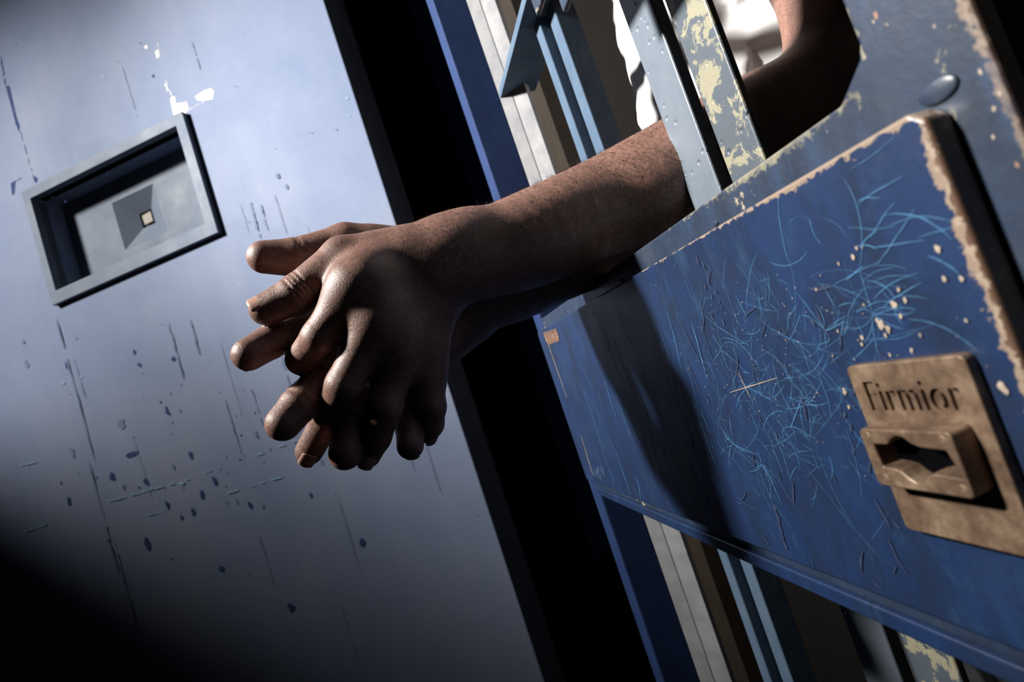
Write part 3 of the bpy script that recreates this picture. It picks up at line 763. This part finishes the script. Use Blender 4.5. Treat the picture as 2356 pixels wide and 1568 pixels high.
fcrease(fr_, JR, 'thumb', 2, .0007, .0007, (.0, -.002))
F = np.minimum(fl.F, fr_.F); del fr_, fl
ft_ = Field(ax)                                          # trunk and neck, inside the shirt
cap(ft_, (.53, .52, -.30), (.53, .51, .22), .10, .115, .05, N3, .75); cap(ft_, (.52, .42, .40), (.52, .62, .40), .055, .055, .08)
cap(ft_, (.53, .51, .20), (.53, .51, .36), .115, .10, .06, N3, .75)
cap(ft_, (.53, .515, .40), (.52, .515, .55), .055, .052, .04)
F = np.minimum(F, ft_.F); del ft_
V, Qd = nets(ax, F); del F
def laplace(V, Qd, it=2, lam=.5):
    E_ = np.concatenate([Qd[:, [0, 1]], Qd[:, [1, 2]], Qd[:, [2, 3]], Qd[:, [3, 0]]])
    for _ in range(it):
        s_ = np.zeros_like(V); c_ = np.zeros(len(V))
        np.add.at(s_, E_[:, 0], V[E_[:, 1]]); np.add.at(c_, E_[:, 0], 1); np.add.at(s_, E_[:, 1], V[E_[:, 0]]); np.add.at(c_, E_[:, 1], 1)
        V = V + lam * (s_ / np.maximum(c_, 1)[:, None] - V)
    return V
V = laplace(V, Qd, 1, .45)
person = empty('person', G(.53, .52, -CZ), 'person in a white t-shirt leaning both forearms out through the gate, hands loosely clasped', 'person')
body = obj('body', toworld(V), Qd, M['skin'], person, smooth=True)
# -- fingernails
def nail(J, f, up, w, l, back=.0, roll=0.0):
    p = J[f]; a = unit(p[3] - p[2]); up = unit(up - (up @ a) * a); sd = np.cross(a, up)
    up, sd = up * math.cos(roll) + sd * math.sin(roll), sd * math.cos(roll) - up * math.sin(roll)
    r = RAD[f][3]; c = p[3] + a * (r * .15 - back)
    nx, ny = 9, 9; top = []
    for j in range(ny):
        y = (j / (ny - 1)) * 2 - 1
        for i in range(nx):
            x = (i / (nx - 1)) * 2 - 1; ww = w * (1 - .16 * max(0, -y) ** 3 - .10 * max(0, y) ** 4)
            th = x * ww / r * .95; yy = y * l + (-.12 * l * (x * x) if y > 0 else .16 * l * x * x) * abs(y)
            top.append(c + a * yy + up * (r * math.cos(th) * (1.0 - .03 * y) + .00015) + sd * (r * 1.0 * math.sin(th)))
    n = len(top); low = [t - up * .0011 for t in top]
    fc = []
    for j in range(ny - 1):
        for i in range(nx - 1):
            k = j * nx + i; fc.append((k, k + 1, k + nx + 1, k + nx)); fc.append((n + k, n + k + nx, n + k + nx + 1, n + k + 1))
    rim = [i for i in range(nx)] + [j * nx + nx - 1 for j in range(1, ny)] + [(ny - 1) * nx + i for i in range(nx - 2, -1, -1)] + [j * nx for j in range(ny - 2, 0, -1)]
    for i in range(len(rim)): x, y = rim[i], rim[(i + 1) % len(rim)]; fc.append((x, n + x, n + y, y))
    return obj('fingernail', toworld(np.array(top + low)), fc, M['nail'], person, smooth=True)
CAMQ = -np.array([ray(800, 700) @ N, ray(800, 700) @ D, ray(800, 700)[2]])       # towards the lens, gate frame
nail(JL, 'thumb', unit(CAMQ) * .8 + np.array([-.25, 0, .75]), .0075, .0072, .001)
nail(JL, 'middle', unit(CAMQ) + np.array([-.1, 0, -.35]), .0056, .0052)
nail(JL, 'ring', unit(CAMQ) * .8 + np.array([-.3, 0, -.6]), .0052, .0048)
nail(JL, 'index', -np.cross(unit(JL['index'][3] - JL['index'][2]), np.array([0, 0, 1.])) + np.array([-.5, -.2, 0]), .0055, .005)
nail(JL, 'pinky', unit(CAMQ) * .5 + np.array([.2, 0, -.7]), .0045, .0042)
for f in ('index', 'middle', 'ring', 'pinky'): nail(JR, f, np.array([.1, .9, -.5]), .0054, .005)
nail(JR, 'thumb', np.array([-.1, .8, .6]), .0066, .006)
# -- shirt
sa = [np.arange(.26, .74, .004), np.arange(.22, .86, .004), np.arange(-.36, .56, .004)]
fs = Field(sa)
cap(fs, (.535, .52, -.40), (.535, .51, .22), .115, .13, .05, N3, .75); cap(fs, (.52, .43, .385), (.52, .61, .385), .068, .068, .09)
cap(fs, (.535, .51, .20), (.535, .51, .34), .13, .12, .06, N3, .75)
shR = Q3([.465, .60, .42]); eR_ = JR['elbow']; cap(fs, shR, shR + (eR_ - shR) * .66, .068, .064, .05)
cap(fs, shR + (eR_ - shR) * .60, shR + (eR_ - shR) * .86, .060, .056, .02)
shL = Q3([.47, .40, .44]); cap(fs, shL, shL + (JL['upper'] - shL) * .30, .068, .064, .05)
X, Y, Z = np.meshgrid(*[a.astype(np.float32) for a in sa], indexing='ij', sparse=True)
fs.F += .002 * np.sin(70 * Z + 30 * X + 5 * np.sin(40 * Y) + 4 * np.sin(23 * X)) * np.sin(31 * Y + 18 * Z + 1.3) + .0025 * np.sin(150 * Z - 60 * X + 6 * np.sin(30 * Y + 20 * X))
cut = fs.F + 0
axr = unit(eR_ - shR); hem = shR + axr * np.linalg.norm(eR_ - shR) * .80
t_ = (X - hem[0]) * axr[0] + (Y - hem[1]) * axr[1] + (Z - hem[2]) * axr[2]
near = ((X - hem[0]) ** 2 + (Y - hem[1]) ** 2 + (Z - hem[2]) ** 2) < .13 ** 2
cut = np.maximum(cut, np.where(near, t_, -1))
axl = unit(JL['upper'] - shL); heml = shL + axl * np.linalg.norm(JL['upper'] - shL) * .32
t_ = (X - heml[0]) * axl[0] + (Y - heml[1]) * axl[1] + (Z - heml[2]) * axl[2]
near = ((X - heml[0]) ** 2 + (Y - heml[1]) ** 2 + (Z - heml[2]) ** 2) < .085 ** 2
cut = np.maximum(cut, np.where(near, t_, -1))
cut = np.maximum(cut, Z - .455 + 0 * X + 0 * Y)
Vs, Qs = nets(sa, cut); Vs = laplace(Vs, Qs, 2, .5)
obj('t_shirt', toworld(Vs), Qs, M['shirt'], person, smooth=True)
# -- trousers and shoes
ta = [np.arange(.38, .72, .006), np.arange(.34, .74, .006), np.arange(-1.12, -.22, .006)]
ft = Field(ta)
cap(ft, (.54, .46, -.34), (.54, .60, -.34), .105, .105, .05)
for y_, x_ in ((.45, .52), (.61, .55)):
    cap(ft, (.54, .53 + (y_ - .53) * .9, -.40), (x_, y_, -.72), .095, .068, .03); cap(ft, (x_, y_, -.72), (x_ + .03, y_, -1.085), .066, .052, .02)
ft.F = np.maximum(ft.F, -1.085 - np.meshgrid(*ta, indexing='ij', sparse=True)[2]).astype(np.float32)
Vt, Qt = nets(ta, ft.F); Vt = laplace(Vt, Qt, 3, .5)
obj('trousers', toworld(Vt), Qt, M['cloth'], person, smooth=True)
for y_, x_ in ((.45, .55), (.61, .58)):
    sg = [np.arange(x_ - .24, x_ + .09, .006), np.arange(y_ - .07, y_ + .07, .006), np.arange(-1.16, -1.0, .006)]
    fz = Field(sg); cap(fz, (x_ + .02, y_, -1.105), (x_ - .17, y_, -1.115), .042, .040, .01); cap(fz, (x_ - .01, y_, -1.075), (x_ - .06, y_, -1.10), .040, .040, .03)
    fz.F = np.maximum(fz.F, -1.149 - np.meshgrid(*sg, indexing='ij', sparse=True)[2]).astype(np.float32)
    Vz, Qz = nets(sg, fz.F); obj('shoe', toworld(laplace(Vz, Qz, 2, .5)), Qz, M['shoe'], person, smooth=True)
# -- hair on the left forearm
def forearm_hair():
    rng = np.random.default_rng(3)
    me = body.data; n = len(me.vertices)
    nor = np.zeros(n * 3, np.float32); me.vertices.foreach_get('normal', nor); nor = nor.reshape(-1, 3)
    W_ = toworld(V); a, b = JL['wrist'], JL['cross']; ab = b - a
    t = ((V - a) @ ab) / (ab @ ab); dist = np.linalg.norm(V - (a + np.clip(t, 0, 1.25)[:, None] * ab), axis=1)
    ok = np.where((t > .0) & (t < 1.30) & (dist < .052))[0]
    wgt = np.clip(t[ok] * 3 + .25, .15, 1); area = np.where(V[ok, 0] > hi[0] + .02, 2.5, 1.0)
    pick = rng.choice(ok, 6800, p=(wgt * area) / (wgt * area).sum())
    down = -UP * .75; toh = (a - b)[0] * N + (a - b)[1] * D + (a - b)[2] * UP; toh = toh / np.linalg.norm(toh)
    vv, ff = [], []
    for i in pick:
        p = W_[i] + rng.normal(0, .0006, 3); nn = nor[i].astype(float); p = p - nn * .0006
        d = unit(nn * .55 + toh * rng.uniform(.2, .9) + down * rng.uniform(.2, .9) + rng.normal(0, .28, 3))
        L = rng.uniform(.004, .0095); r = rng.uniform(.00007, .00011); bend = rng.normal(0, .25, 3) - nn * .45
        x = unit(np.cross(d, nn + .01)); y = np.cross(d, x)
        b0 = len(vv)
        for k in range(4):
            u = k / 3; c = p + d * L * u + bend * L * u * u * .5; rr = r * (1 - .85 * u)
            for m_ in range(3): vv.append(c + rr * (math.cos(m_ * 2.094) * x + math.sin(m_ * 2.094) * y))
        for k in range(3):
            for m_ in range(3): ff.append((b0 + 3 * k + m_, b0 + 3 * k + (m_ + 1) % 3, b0 + 3 * k + 3 + (m_ + 1) % 3, b0 + 3 * k + 3 + m_))
    o = obj('arm_hair', vv, ff, M['hair'], person, smooth=True); o['kind'] = 'stuff'
forearm_hair()
